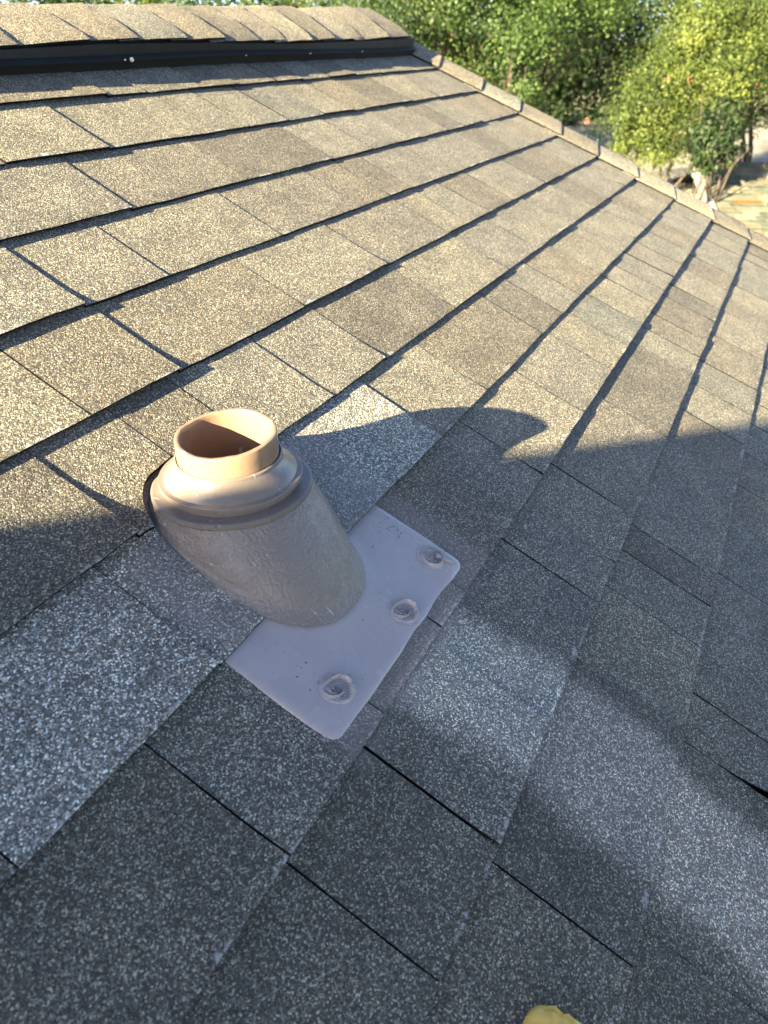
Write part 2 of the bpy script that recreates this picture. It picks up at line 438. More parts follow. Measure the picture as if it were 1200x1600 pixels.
# edge caps
prof = [(-.006, .0130), (0.0, .0160), (.03, .0200), (.06, .0235), (.085, .0255), (.098, .0240), (.108, .017), (.125, -.008), (.17, -.075)]
for k in range(0, 25):
    vb = -k*E_-.004; vt = vb+E_+.05
    V, BT = [], []
    r = random.Random(k+50)
    ju, jv, jz = r.uniform(-.004, .004), r.uniform(-.004, .004), r.uniform(-.001, .001)
    for t in (0.0, .02, .35, .75, 1.0):
        v = vb+(vt-vb)*t
        for du, z in prof:
            V.append((u_hip(v)+du+ju-(.004 if t == 1 else 0), v+du*.42+jv*(1-t)+r.uniform(-.0006, .0006), z+.0075*(1-t)-.004+jz)); BT.append(.05 if t > .1 else .004)
    np_ = len(prof)
    F = grid(5, np_); MI = [0]*len(F)
    o = len(V)
    for j in range(np_): x, y, z = V[j]; V.append((x, y+.001, z-.0042)); BT.append(.05)
    for j in range(np_): V.append(V[j]); BT.append(.05)
    for j in range(np_-1): F.append((o+j, o+j+1, o+np_+j+1, o+np_+j)); MI.append(1)
    idx = [i*np_ for i in range(5)]; o2 = len(V)
    for i in idx: x, y, z = V[i]; V.append((x+.001, y, z-.006)); BT.append(.05)
    for i in idx: V.append(V[i]); BT.append(.05)
    for i in range(4): F.append((o2+i, o2+5+i, o2+6+i, o2+i+1)); MI.append(1)
    c = mesh('edge_cap', V, F, [M['shingle_cap'], M['asphalt']], roof, MI, True, {'butt': BT})

# ridge vent: black strip with two lips, and its nails
def ztop(u): return .034+.020*(max(u, .6)-1.05)
def zlip(u): return float(np.interp(u, [0, .935, 1.066, 1.186, 1.405, 1.767, 2.0, 2.274, 2.45], [.038, .038, .043, .045, .045, .041, .043, .047, .050]))
FAR = Vector((math.cos(2*PITCH), -math.sin(2*PITCH)))
us = list(np.linspace(-2.6, 2.455, 60)); V = []
for u in us:
    w1 = .0015*math.sin(u*5.1)
    zl = zlip(u)
    pr = [(-.060+w1, -.006), (-.060+w1, .0235+w1), (-.0660+w1, .0240+w1), (-.0663+w1, .0272+w1), (-.048+w1, .0280+w1), (-.044, zl-.001), (.02, zl-.001), (APEX, ztop(u)-.007)]
    tip = (APEX+.155*FAR.x, ztop(u)-.007+.155*FAR.y); pr += [tip, (tip[0]-.02, tip[1]-.03)]
    V += [(u, a, b) for a, b in pr]
n_ = 10; F = [(a, d, c, b) for (a, b, c, d) in grid(len(us), n_)]
F += [tuple(range(n_)), tuple(range(len(V)-n_, len(V)))[::-1]]
vent = mesh('ridge_vent', V, F, M['vent'], roof, None, False); tag(vent, 'black plastic ridge vent strip under the cap shingles')
def pebble(c, r, seed, flat=.6):
    q = random.Random(seed); V = []; F = []
    for i in range(5):
        th = math.pi*i/4
        for j in range(6):
            ph = 2*math.pi*j/6; s = q.uniform(.75, 1.2)
            V.append((c[0]+r*s*math.sin(th)*math.cos(ph), c[1]+r*s*math.sin(th)*math.sin(ph), c[2]+r*flat*s*math.cos(th)))
    return V, grid(5, 6, 0, True)
for i, (u, r) in enumerate(((1.192, .0040), (1.175, .0016), (1.55, .0014), (1.82, .0014), (2.09, .0016))):
    mesh('nail', *pebble((u, -.0675, .0280), r, i, 1.0), M['nail'], vent)

# ridge cap shingles, each lapping the next one to the right
cj = [-.5, -.35, -.21, -.07, .08, .22, .36, .51, .66, .81, .957, 1.111, 1.238, 1.376, 1.50, 1.624, 1.735, 1.85, 1.967, 2.119, 2.277, 2.415]
for i, (a, b) in enumerate(zip(cj[:-1], cj[1:])):
    r = random.Random(300+i); a0 = a-.05
    jl = r.uniform(-.006, .004); jz = r.uniform(-.001, .0015)
    V, BT = [], []; us2 = [a0, a, a+(b-a)*.5, b-.004, b]
    for t, u in enumerate(us2):
        e = (u-a0)/(b-a0)
        dz = .0058*e+jz; zl = zlip(u)+.0035; zt = ztop(u)
        vlip = -.040+jl
        if i == len(cj)-2 and t >= 3: zt -= .008; zl -= .001
        pr = []
        for s in (0, .12, .3, .5, .7, .85, .95, 1.0):
            v = vlip+(APEX-vlip)*s
            z = zl+(zt-zl)*s+.004*math.sin(math.pi*s)+.0015*snoise(u*9, v*22)
            pr.append((v, z+dz-(.0015 if s == 0 else 0)))
        sk = [.055*(s_) for s_ in (0, .12, .3, .5, .7, .85, .95, 1.0)]
        ap = pr[-1]
        for s in (.3, .7, 1.0): pr.append((ap[0]+.15*s*FAR.x, ap[1]-.002+.15*s*FAR.y))
        for j, (v, z) in enumerate(pr):
            V.append((u-(sk[min(j, 7)] if False else 0)+r.uniform(-.0008, .0008), v, z)); BT.append(.004 if (t == 4 or j == 0) else .05)
    npz = 11
    F = [(p, s, q, o_) for (p, o_, q, s) in grid(5, npz)]; MI = [0]*len(F)
    o = len(V)
    for j in range(npz): x, y, z = V[4*npz+j]; V.append((x-.001, y, z-.005)); BT.append(.05)
    for j in range(npz): V.append(V[4*npz+j]); BT.append(.05)
    for j in range(npz-1): F.append((o+npz+j, o+j, o+j+1, o+npz+j+1)); MI.append(1)
    o = len(V)
    for t in range(5): x, y, z = V[t*npz]; V.append((x, y+.001, z-.0045)); BT.append(.05)
    for t in range(5): V.append(V[t*npz]); BT.append(.05)
    for t in range(4): F.append((o+5+t, o+t, o+t+1, o+6+t)); MI.append(1)
    mesh('ridge_cap', V, F, [M['shingle_cap'], M['asphalt']], roof, MI, True, {'butt': BT})

# ------------------------------------------------------------------ pipe flashing (own thing, in the roof frame)
flash = tag(empty('pipe_flashing', W(.4835, -1.0, .004)), 'taupe painted pipe flashing boot with square base plate among the shingles', 'pipe flashing')
flash.rotation_euler = (PITCH, 0, 0)
FO = Vector((.4835, -1.0, .004))
def fl_(p): return Vector(p)-FO
def zpl(v): return .0050+(-1.0-v)*.068
# plate with rounded corners, slightly wavy, lower lip turned down
PU0, PU1, PV0, PV1, PR = .3325, .6225, -1.1255, -.80, .013
def plate_pt(s, t):
    u = PU0+(PU1-PU0)*s; v = PV0+(PV1-PV0)*t
    for cu, su in ((PU0+PR, -1), (PU1-PR, 1)):
        if (u-cu)*su > 0 and v < PV0+PR:
            du, dv = u-cu, v-(PV0+PR); L = math.hypot(du, dv); mx = max(abs(du), abs(dv))
            if L > 0: u, v = cu+du*mx/L, PV0+PR+dv*mx/L
    return u, v
ss = sorted(set([0, .004, .012, .03, .044]+list(np.linspace(.08, .92, 22))+[.956, .97, .988, .996, 1])); ts = sorted(set([0, .004, .012, .025, .041]+list(np.linspace(.06, 1, 20))))
V = []
for t in ts:
    for s in ss:
        u, v = plate_pt(s, t)
        edge = min(s*(PU1-PU0), (1-s)*(PU1-PU0), t*(PV1-PV0))
        z = zpl(v)+.0014*snoise(u*2.1, v*2.7)+.0005*snoise(u*6.1+3, v*5.3)-.0026*max(0, 1-edge/.006)**2
        # flows up into the boot
        q = (abs((u-BU)/BA)**SE+abs((v-BV)/BB)**SE)**(1/SE)
        z += .006*max(0, 1-(q-1)/.14)**2.2 if q > 1 else .006
        V.append(fl_((u, v, z)))
nc, nr = len(ss), len(ts); F = grid(nr, nc)
ring = [i*nc for i in range(nr-1, -1, -1)]+list(range(1, nc))+[i*nc+nc-1 for i in range(1, nr)]
o = len(V); V += [V[q]-Vector((0, 0, .0022)) for q in ring]
F += [(ring[i], o+i, o+i+1, ring[i+1]) for i in range(len(ring)-1)]
plate = mesh('base_plate', V, F, M['paint_flat'], flash); tag(plate, 'flat lavender grey base plate with rounded corners')
# boot: horizontal rings round the vertical pipe, then a skirt down to the sloping plate
UPR = Vector((0, SP, CP)); HH = Vector((0, CP, -SP))
RIM = Vector((.4822, -.8571, .0879))
NS = 72
def hring(t, r, jit=0.0):
    c = RIM-UPR*t
    return [c+r*(math.cos(a)*Vector((1, 0, 0))+math.sin(a)*HH) for a in (2*math.pi*i/NS for i in range(NS))]
rings = [[p+Vector((0, 0, .0005*snoise(p.x*9, p.y*9+t*40))) for p in hring(t, r)] for t, r in ((.0225, .0522), (.0228, .0538), (.0236, .0543), (.0262, .0546), (.0300, .0566), (.0350, .0610), (.0400, .0655), (.0428, .0672), (.0432, .0690), (.0434, .0722), (.0437, .0726),
         (.0442, .0727), (.0482, .0726), (.0488, .0724), (.0491, .0716), (.0493, .0690), (.0496, .0678), (.0545, .0678), (.0549, .0684), (.0551, .0790), (.0553, .0812), (.0558, .0818), (.0600, .0820), (.0612, .0818), (.0615, .0795))]
V = [fl_(p) for rg in rings for p in rg]
bands = [(0, 2), (2, 3), (3, 7), (7, 9), (9, 11), (11, 12), (12, 14), (14, 16), (16, 17), (17, 19), (19, 21), (21, 22), (22, 24)]
V, F = [], []
for a, b in bands:
    o = len(V); V += [fl_(p) for rg in rings[a:b+1] for p in rg]; F += grid(b-a+1, NS, o, True)
collar = mesh('collar', V, F, M['paint_collar'], flash); tag(collar, 'stepped round collar with two raised rings')
top = hring(.0600, .0798); bot = []
for i in range(NS):
    a = 2*math.pi*i/NS
    c_, s_ = math.cos(a), math.sin(a)
    u = BU+BA*math.copysign(abs(c_)**(2/SE), c_); v = BV+BB*math.copysign(abs(s_)**(2/SE), s_)
    # squarer lower corners
    bot.append(Vector((u, v, zpl(v)+.005)))
V = []
NR = 14
for j in range(NR+1):
    s = j/NR
    for i in range(NS):
        p = top[i].lerp(bot[i], s)
        a = 2*math.pi*i/NS
        bulge = .006*math.sin(math.pi*s)*max(0, -math.sin(a))+.0012*math.sin(math.pi*s)*snoise(math.cos(a)*2, s*2)
        bulge += .007*max(0, (s-.86)/.14)**2
        out = Vector((math.cos(a), math.sin(a), .35*(1-max(0, (s-.86)/.14)))).normalized()
        p = p+out*bulge
        if p.z < zpl(p.y)-.004: p.z = zpl(p.y)-.004
        V.append(fl_(p))
skirt = mesh('boot', V, grid(NR+1, NS, 0, True), M['paint'], flash); tag(skirt, 'sloped conical boot with brush textured paint')

# three swirled dabs of sealant over the nails of the plate
def dab(u, v, R, seed, kind):
    V = []; nrr, na = 24, 96
    q = random.Random(seed); ph = q.uniform(0, 6.28)
    for i in range(nrr+1):
        rr = R*1.25*i/nrr
        for j in range(na):
            a = 2*math.pi*j/na
            x, y = rr*math.cos(a), rr*math.sin(a)
            edge = R*(1+.08*math.sin(a+ph)+.07*math.sin(2*a+ph*2)+.02*math.sin(3*a))
            t = rr/edge
            h = 0
            if t < 1: h = .0016*(1-t**6)
            h += .0046*math.exp(-((t-.86-.04*math.sin(3*a+ph))/.085)**2)*max(.12, .6+.75*math.sin(a*1.0+ph))*(1+.25*snoise(a*.9, seed))
            # crescent folds of a wiped finger
            for f in range(3):
                cx, cy = x/R-.25*math.cos(ph), y/R-.25*math.sin(ph)-.0
                d = math.hypot(cx, cy)
                a2 = math.atan2(cy, cx)
                w_ = math.exp(-((d-(.20+.21*f)-.06*math.sin(2*a2+f))/.045)**2)*max(0, math.cos(a2-ph-2.0-.3*f))**.7
                h += .0048*w_
            if kind == 0: h += .0014*math.exp(-((t-.45)/.10)**2)*max(0, math.cos(a-ph))-.0024*math.exp(-(t/.35)**2)
            if kind == 1 and y < 0: h -= .0008*math.exp(-((x/R)**2+(y/R+.4)**2)*6)
            h += (.0009*snoise(x*260+seed, y*310)+.0005*snoise(x*700, y*640+seed))*max(0, 1-t**4)
            if i == nrr: h = -.0012
            V.append(fl_((u+x, v+y*.95, zpl(v+y*.95)+.0003+h+.0014*snoise(u*2.1, v*2.7)+.0005*snoise((u+x)*6.1+3, (v+y)*5.3))))
    F = grid(nrr+1, na, 0, True)
    d = mesh('sealant_dab', V, F, M['sealant'], flash)
    return d
dab(.378, -1.0965, .0165, 3, 0)
dab(.504, -1.1030, .0155, 8, 1)
d3 = dab(.599, -1.0895, .0155, 11, 1)
# wiped tail of the third dab
tp = []; 
for i in range(9):
    s = i/8; tp.append(fl_((.602+.008*s+.003*s*s, -1.093-.025*s, zpl(-1.093-.025*s)+.0022*(1-s)**1.5+.0004)))
vs, fs = tube(tp, [.0038*(1-i/8)**.9+.0003 for i in range(9)], 8)
mesh('sealant_tail', vs, fs, M['sealant'], d3).parent = flash
# loose granules on the plate
V, F = [], []
rg = random.Random(9)
for i in range(34):
    if i < 14: u, v = .60+rg.gauss(0, .018), -1.030+rg.gauss(0, .016)
    else: u, v = rg.uniform(.35, .62), rg.uniform(-1.11, -1.02)
    if math.hypot((u-BU)/BA, (v-BV)/BB) < 1.1 or not (.34 < u < .625): continue
    pv, pf = pebble(fl_((u, v, zpl(v)+.001*snoise(u*2.1, v*2.7)+.0005)), rg.uniform(.0004, .0010), i)
    V, F = join((V, F), (pv, pf))
M['grit'] = simple('dark_grit', (.06, .055, .05), .8)
tag(mesh('loose_granules', V, F, M['grit'], flash), 'dark loose shingle grit', kind='stuff')

# vent pipe
pipe = tag(empty('vent_pipe', W(*(RIM-UPR*.14))), 'short taupe painted vent pipe with open top rising from the boot', 'vent pipe')
PW = pipe.location.copy()
V = []; tilt = Vector((.03, -.01, 0))
rp = [(.0, .0457), (-.0003, .0460), (-.0004, .0498), (-.0001, .0503), (.0008, .0506), (.012, .0509), (.030, .0512), (.14, .0512)]
inner = [(.0006, .0454), (.004, .0453), (.14, .0450)]
def pring(t, r):
    out = []
    for i in range(NS):
        a = 2*math.pi*i/NS
        rr = r*(1+.006*math.sin(2*a+.7)+.003*math.sin(3*a))
        wob = .0006*math.sin(3*a+1)+.00025*math.sin(7*a)+.00015*math.sin(13*a+2)+.00012*math.sin(23*a)+.0022*math.cos(a)*1.0 if t < .01 else 0
        out.append(W(*(RIM+UPR*(-t+wob)))+Vector((rr*math.cos(a), rr*math.sin(a), 0))-PW)
    return out
V = [p for t, r in rp for p in pring(t, r)]
mesh('pipe_wall', V, grid(len(rp), NS, 0, True), M['paint_pipe'], pipe)
V = [p for t, r in [(0.0, .0457)]+inner for p in pring(t, r)]
f_ = [(a, d, c, b) for a, b, c, d in grid(len(inner)+1, NS, 0, True)]; f_.append(tuple(range(len(V)-NS, len(V))))
mesh('inner_wall', V, f_, M['paint_pipe'], pipe)

# ------------------------------------------------------------------ piece of yellow foam lying on the roof
m, n, l, p = mat('yellow_foam'); M['foam'] = m
tc = node(n, 'ShaderNodeTexCoord'); nz = node(n, 'ShaderNodeTexNoise'); nz.inputs['Scale'].default_value = 70; nz.inputs['Detail'].default_value = 5
l.new(tc.outputs['Object'], nz.inputs['Vector'])
r = ramp(n, [(.3, (.66, .32, .05)), (.5, (.86, .55, .12)), (.7, (.90, .66, .20))]); l.new(nz.outputs[0], r.inputs[0]); l.new(r.outputs[0], p.inputs['Base Color'])
p.inputs['Roughness'].default_value = .9; p.inputs['Subsurface Weight'].default_value = .15; p.inputs['Subsurface Radius'].default_value = (.01, .006, .002)
b = node(n, 'ShaderNodeBump'); b.inputs['Strength'].default_value = .8; b.inputs['Distance'].default_value = .002; l.new(nz.outputs[0], b.inputs['Height']); l.new(b.outputs[0], p.inputs['Normal'])
fo = Vector((.2445, -1.386, .010)); V = []
for i in range(25):
    th = math.pi*i/24
    for j in range(40):
        a = 2*math.pi*j/40
        x, y, z = math.sin(th)*math.cos(a), math.sin(th)*math.sin(a), math.cos(th)
        rr = 1+.12*snoise(x*.6+y*.3, z*.5+y*.6)+.07*snoise(x*1.5+5, y*1.4+z)+.03*snoise(y*4, x*5+z)
        V.append(W(fo.x+.030*x*rr, fo.y+.034*y*rr, fo.z+max(.026*z*rr, -.002)+.004)-W(*fo))
fm = mesh('foam_piece', V, grid(25, 40, 0, True), M['foam']); fm.location = W(*fo)
tag(fm, 'torn lump of yellow foam lying on the dark shingles', 'foam')

# ------------------------------------------------------------------ ground, road
GZ = -4.1
m, n, l, p = mat('dry_lawn'); M['lawn'] = m
tc = node(n, 'ShaderNodeTexCoord'); nz = node(n, 'ShaderNodeTexNoise'); nz.inputs['Scale'].default_value = .5; nz.inputs['Detail'].default_value = 8; l.new(tc.outputs['Object'], nz.inputs['Vector'])
r = ramp(n, [(.35, (.05, .07, .02)), (.5, (.11, .11, .04)), (.65, (.20, .17, .09))]); l.new(nz.outputs[0], r.inputs[0]); l.new(r.outputs[0], p.inputs['Base Color']); p.inputs['Roughness'].default_value = .95
g = mesh('ground', [(-900, -900, GZ), (900, -900, GZ), (900, 900, GZ), (-900, 900, GZ)], [(0, 1, 2, 3)], M['lawn'], smooth=False); tag(g, kind='structure')
M['concrete'] = simple('pale_concrete', (.36, .33, .28), .85, .2, .18, scale=.8)
rd = mesh('road', [(24, -40, GZ+.02), (41, -40, GZ+.02), (44, 40, GZ+.02), (27, 40, GZ+.02)], [(0, 1, 2, 3)], M['concrete'], smooth=False); tag(rd, kind='structure')

# ------------------------------------------------------------------ trees
def leafmat(name, dark, mid, light, trans=.35):
    m, n, l, p = mat(name)
    geo = node(n, 'ShaderNodeNewGeometry')
    at = node(n, 'ShaderNodeAttribute', attribute_name='tone')
    r = ramp(n, [(0, dark), (.5, mid), (1, light)]); l.new(at.outputs['Fac'], r.inputs[0])
    l.new(r.outputs[0], p.inputs['Base Color']); p.inputs['Roughness'].default_value = .55; p.inputs['Specular IOR Level'].default_value = .35
    tr = node(n, 'ShaderNodeBsdfTranslucent'); tcol = mixc(n, l, 1.0, r.outputs[0], (1.1, 1.25, .45), 'MULTIPLY'); l.new(tcol, tr.inputs[0])
    mx = node(n, 'ShaderNodeMixShader'); mx.inputs[0].default_value = trans
    l.new(p.outputs[0], mx.inputs[1]); l.new(tr.outputs[0], mx.inputs[2]); l.new(mx.outputs[0], n['Material Output'].inputs[0])
    return m
M['leaf_green'] = leafmat('broad_green_leaf', (.010, .024, .007), (.030, .060, .014), (.085, .135, .030))
M['leaf_yellow'] = leafmat('yellow_green_leaf', (.013, .028, .007), (.052, .082, .017), (.140, .170, .034))
M['leaf_dark'] = leafmat('dark_green_leaf', (.007, .017, .006), (.017, .036, .011), (.038, .064, .018))
M['bark'] = simple('grey_brown_bark', (.075, .06, .05), .9, .2, .35, (14, .9, .02), scale=9)
M['flower'] = simple('pink_blossom', (.26, .075, .075), .7, .2, .15)
def leaves(name, centers, radii, nclump, nleaf, ls, lm, parent, seed, clump=.16, reject=None, shell=.55, droop=.25, off=Vector((0, 0, 0))):
    g = np.random.default_rng(seed)
    C = np.array([tuple(c) for c in centers]); R = np.array([tuple(r) if hasattr(r, '__len__') else (r, r, r) for r in radii], float)
    vol = R.prod(1)**.67; pb = vol/vol.sum()
    ci = g.choice(len(C), nclump, p=pb)
    d = g.normal(size=(nclump, 3)); d /= np.linalg.norm(d, axis=1)[:, None]
    rad = shell+(1-shell)*g.random(nclump)**.6
    rad *= 1+.18*np.sin(d[:, 0]*5+d[:, 1]*4+ci)*np.cos(d[:, 2]*6+ci*2)
    cc = C[ci]+d*rad[:, None]*R[ci]
    ctone = g.normal(.02, .30, nclump)
    k = np.repeat(np.arange(nclump), nleaf)
    csz = clump*R[ci].mean(1)*g.uniform(.6, 1.4, nclump)
    P = cc[k]+g.normal(size=(len(k), 3))*csz[k][:, None]*np.array([1, 1, .6])
    if reject is not None:
        keep = ~reject(P); P = P[keep]; k = k[keep]
    N = len(P)
    dl_ = (P-cc[k])/(csz[k][:, None]+1e-6)
    nrm = g.normal(size=(N, 3))*.75+dl_*.7+d[ci_k(k)]*.5+np.array([0, 0, .45]); nrm /= np.linalg.norm(nrm, axis=1)[:, None]
    t = g.normal(size=(N, 3)); t[:, 2] -= droop*2; t -= (t*nrm).sum(1)[:, None]*nrm; t /= np.linalg.norm(t, axis=1)[:, None]
    b = np.cross(nrm, t)
    s = ls*g.uniform(.6, 1.4, N)[:, None]
    q = np.stack([P-t*s*.5, P+b*s*.30+nrm*s*.07, P+t*s*.5, P-b*s*.30+nrm*s*.07], 1).reshape(-1, 3)-np.array(off)
    me = bpy.data.meshes.new(name)
    me.vertices.add(4*N); me.vertices.foreach_set('co', q.ravel())
    me.loops.add(4*N); me.loops.foreach_set('vertex_index', np.arange(4*N, dtype=np.int32))
    me.polygons.add(N); me.polygons.foreach_set('loop_start', np.arange(0, 4*N, 4, dtype=np.int32)); me.polygons.foreach_set('loop_total', np.full(N, 4, dtype=np.int32))
    me.update(calc_edges=True); me.validate()
    a = me.attributes.new('tone', 'FLOAT', 'POINT')
    tone = np.clip(.5+ctone[k]+g.normal(0, .16, N), 0, 1); a.data.foreach_set('value', np.repeat(tone, 4).astype(np.float32))
    me.materials.append(lm)
    o = bpy.data.objects.new(name, me); COL.objects.link(o); o.parent = parent
    return o
def ci_k(k): return k
def branchy(base, targets, r0, seed, fork=.35):
    q = random.Random(seed); parts = []
    base = Vector(base); top = sum((Vector(t) for t in targets), Vector())/len(targets)
    f = base.lerp(top, fork)
    f = Vector((base.x*.7+f.x*.3, base.y*.7+f.y*.3, f.z))
    parts.append(tube([base-Vector((0, 0, .1)), base+Vector((0, 0, .15)), base.lerp(f, .5)+Vector((q.uniform(-.1, .1), q.uniform(-.1, .1), 0)), f], [r0*1.5, r0*1.1, r0*.9, r0*.75], 9, .08, seed))
    for i, t in enumerate(targets):
        t = Vector(t); mid = f.lerp(t, .5)+Vector((q.uniform(-.2, .2), q.uniform(-.2, .2), q.uniform(.0, .25)))*(t-f).length*.4
        parts.append(tube([f, f.lerp(mid, .5), mid, t], [r0*.62, r0*.45, r0*.32, r0*.10], 7, .08, seed+i))
        for b in range(4):
            e = t+Vector((q.gauss(0, .6), q.gauss(0, .6), q.gauss(.1, .4)))*min((t-f).length*.25, .5)
            parts.append(tube([mid, mid.lerp(e, .6)+Vector((0, 0, .1)), e], [r0*.22, r0*.13, r0*.04], 5, 0, seed+i*7+b))
    return join(*parts)
def tree(name, label, base, blobs, r0, lm, nclump, nleaf, ls, seed, clump=.16, reject=None, group=None, shell=.55, multi=None):
    base = Vector(base)
    e = tag(empty(name, base), label, 'tree', group)
    cs = [Vector(b[0]) for b in blobs]
    lim = cs if len(cs) < 8 else cs[:8]
    if multi:
        parts = []
        q = random.Random(seed)
        for i in range(multi):
            bb = base+Vector((q.uniform(-.35, .35), q.uniform(-.35, .35), 0))
            parts.append(branchy(bb, [lim[(i+j*multi) % len(lim)] for j in range(max(1, len(lim)//multi))], r0, seed+i*13, .55))
        V, F = join(*parts)
    else: V, F = branchy(base, lim, r0, seed)
    mesh('trunk', [Vector(v)-base for v in V], F, M['bark'], e)
    leaves('crown', cs, [b[1] for b in blobs], nclump, nleaf, ls, lm, e, seed, clump, reject, shell, off=base)
    return e
def gbase(x, y, dist): p = px_at(x, y, dist); return (p.x, p.y, GZ)

# big broadleaf tree beyond the edge of the roof
def B(x, y, dist, r): return (px_at(x, y, dist), r)
def BP(x, y, dist, rp_): return (px_at(x, y, dist), rp_*dist*1.17/1110)
tree('broadleaf_tree', 'tall green broadleaf tree with bright sunlit clumps beyond the roof edge', gbase(800, 200, 17.5),
     [BP(690, 15, 16, 75), BP(800, -20, 16.5, 90), BP(800, 95, 15.5, 55), BP(640, 20, 16, 60), BP(730, 110, 16.5, 50), BP(890, 0, 17, 60), BP(840, 120, 16, 50), BP(690, 80, 16.5, 50), BP(950, -70, 18, 80), BP(760, -110, 17, 110), BP(870, 60, 16, 50), BP(620, -40, 17, 80)],
     .22, M['leaf_green'], 130, 620, .058, 21, .24, shell=.4)
tree('broadleaf_tree', 'deep green background tree standing behind the bright broadleaf tree', gbase(850, 150, 26),
     [BP(700, 40, 25, 110), BP(840, -70, 26, 120), BP(690, -60, 26, 110), BP(1000, -70, 27, 110), BP(850, 60, 26, 110), BP(970, 40, 27, 110), BP(780, 150, 25, 80), BP(920, 130, 25, 80), BP(1080, -10, 28, 110), BP(600, 0, 26, 100), BP(960, 160, 25, 55), BP(900, 190, 24, 40)],
     .32, M['leaf_dark'], 420, 190, .12, 22, .2, shell=.3)
tree('crape_myrtle', 'yellow green crape myrtle with pink blossoms beside the neighbour roof', gbase(1003, 262, 12.6),
     [BP(1000, 180, 12.6, 50), BP(1050, 150, 12.8, 62), BP(1095, 165, 12.6, 50), BP(1090, 75, 13, 48), BP(962, 198, 12.4, 30), BP(1115, 105, 13, 55), BP(1035, 200, 12.5, 32), BP(1140, 185, 12.8, 35), BP(985, 226, 12.3, 20), BP(1032, 228, 12.3, 17), BP(1125, 45, 13.2, 55)],
     .035, M['leaf_yellow'], 150, 420, .034, 23, .25, multi=4, shell=.35)
tree('crape_myrtle', 'taller yellow green tree leaning in behind the crape myrtle', gbase(1210, 200, 15),
     [BP(1180, 60, 15, 70), BP(1190, 130, 15, 50), BP(1150, 0, 15.5, 70), BP(1240, 60, 15, 80), BP(1210, -30, 15.5, 80)],
     .06, M['leaf_yellow'], 90, 400, .042, 24, .25, multi=3, shell=.35)
tree('young_tree', 'slim shaded dark green tree rising at the corner of the neighbour roof', gbase(1100, 300, 11.6),
     [BP(1112, 225, 11.6, 20), BP(1120, 195, 11.8, 22), BP(1104, 250, 11.5, 13), BP(1135, 240, 11.8, 12)],
     .05, M['leaf_dark'], 60, 110, .05, 25, .28)
# blossoms
for i, (x, y, d) in enumerate(((917, 189, 12.0), (1043, 122, 12.3), (1077, 125, 12.3), (1185, 135, 14))):
    c = px_at(x, y, d); vs, fs = join(*[pebble((random.uniform(-.03, .03), random.uniform(-.03, .03), random.uniform(-.03, .03)), .014, i*9+j, 1.0) for j in range(7)])
    o = mesh('blossom', vs, fs, M['flower'])
    par = [q for q in bpy.data.objects if q.name == ('crape_myrtle.001' if i == 3 else 'crape_myrtle')][0]
    o.parent = par; o.location = c-par.location
# trees far behind the ridge
for i, (x, dist, h) in enumerate(((40, 30, 3.2), (180, 36, 3.8), (330, 30, 3.2), (470, 34, 3.4), (590, 38, 4.2))):
    bx = px_at(x, 6, dist)
    lab = ['pale hazy tree at the far end behind the ridge', 'tree second along the row behind the ridge', 'middle tree of the row behind the ridge', 'tree next to the tall broadleaf tree behind the ridge', 'dense tree beside the end of the ridge vent'][i]
    tree('background_tree', lab, (bx.x, bx.y, GZ), [((bx.x, bx.y, bx.z-1.0), (2.6, 2.6, 1.9)), ((bx.x+1.5, bx.y+.8, bx.z-1.4), (2.2, 2.2, 1.7)), ((bx.x-1.2, bx.y-1.4, bx.z-.4+h*.12), (1.9, 1.9, 1.6))],
         .2, M['leaf_yellow'] if i % 2 else M['leaf_green'], 200, 50, .15, 40+i, .18, group='row of trees behind the ridge')

# ------------------------------------------------------------------ unseen trees added on the sunny side to shade the lower roof
su, sv, sn = .910, -.375, -.177
Sr = np.array([su, sv, sn])/np.linalg.norm([su, sv, sn])
w2r = np.array(ROOF.to_3x3().transposed())
def fall(P):                                       # where the shadow of world points lands on the roof
    q = P @ w2r.T
    t = -(q[:, 2]-.008)/Sr[2]; t = t*1.0
    return q[:, 0]+Sr[0]*t, q[:, 1]+Sr[1]*t
def edge_v(u): return -.836-.575*(u-.389)
def lit(P):
    u, v = fall(P)
    above = v > edge_v(u)-.10
    return above & (u > -1.5) & (u < 40)
def back(u, v, d): 
    q = np.stack([u-Sr[0]*d, v-Sr[1]*d, .008-Sr[2]*d], -1); return q @ w2r
g_ = np.random.default_rng(77)
# crown of the added tree, set along the sun rays that reach the lower roof
bl = []
for (u, v, d, r) in ((.2, -1.5, 9.5, .55), (.9, -1.75, 9.8, .55), (1.6, -2.1, 10.2, .6), (0, -2.3, 9.6, .9), (1.2, -2.8, 10.2, .9), (2.4, -2.8, 10.6, .9), (-.8, -1.4, 9.2, .6), (.6, -1.3, 9.4, .35), (1.2, -1.6, 9.8, .4), (2.2, -2.2, 10.2, .6)):
    p = back(np.array(u), np.array(v), d); bl.append((Vector(p), r))
cen = sum((b[0] for b in bl), Vector())/len(bl)
yt = tree('added_shade_tree', 'added leafy tree outside the view that shades the lower roof', (cen.x-.3, cen.y-.4, GZ), bl, .16, M['leaf_green'], 700, 40, .12, 61, .2, reject=lit, shell=.2)
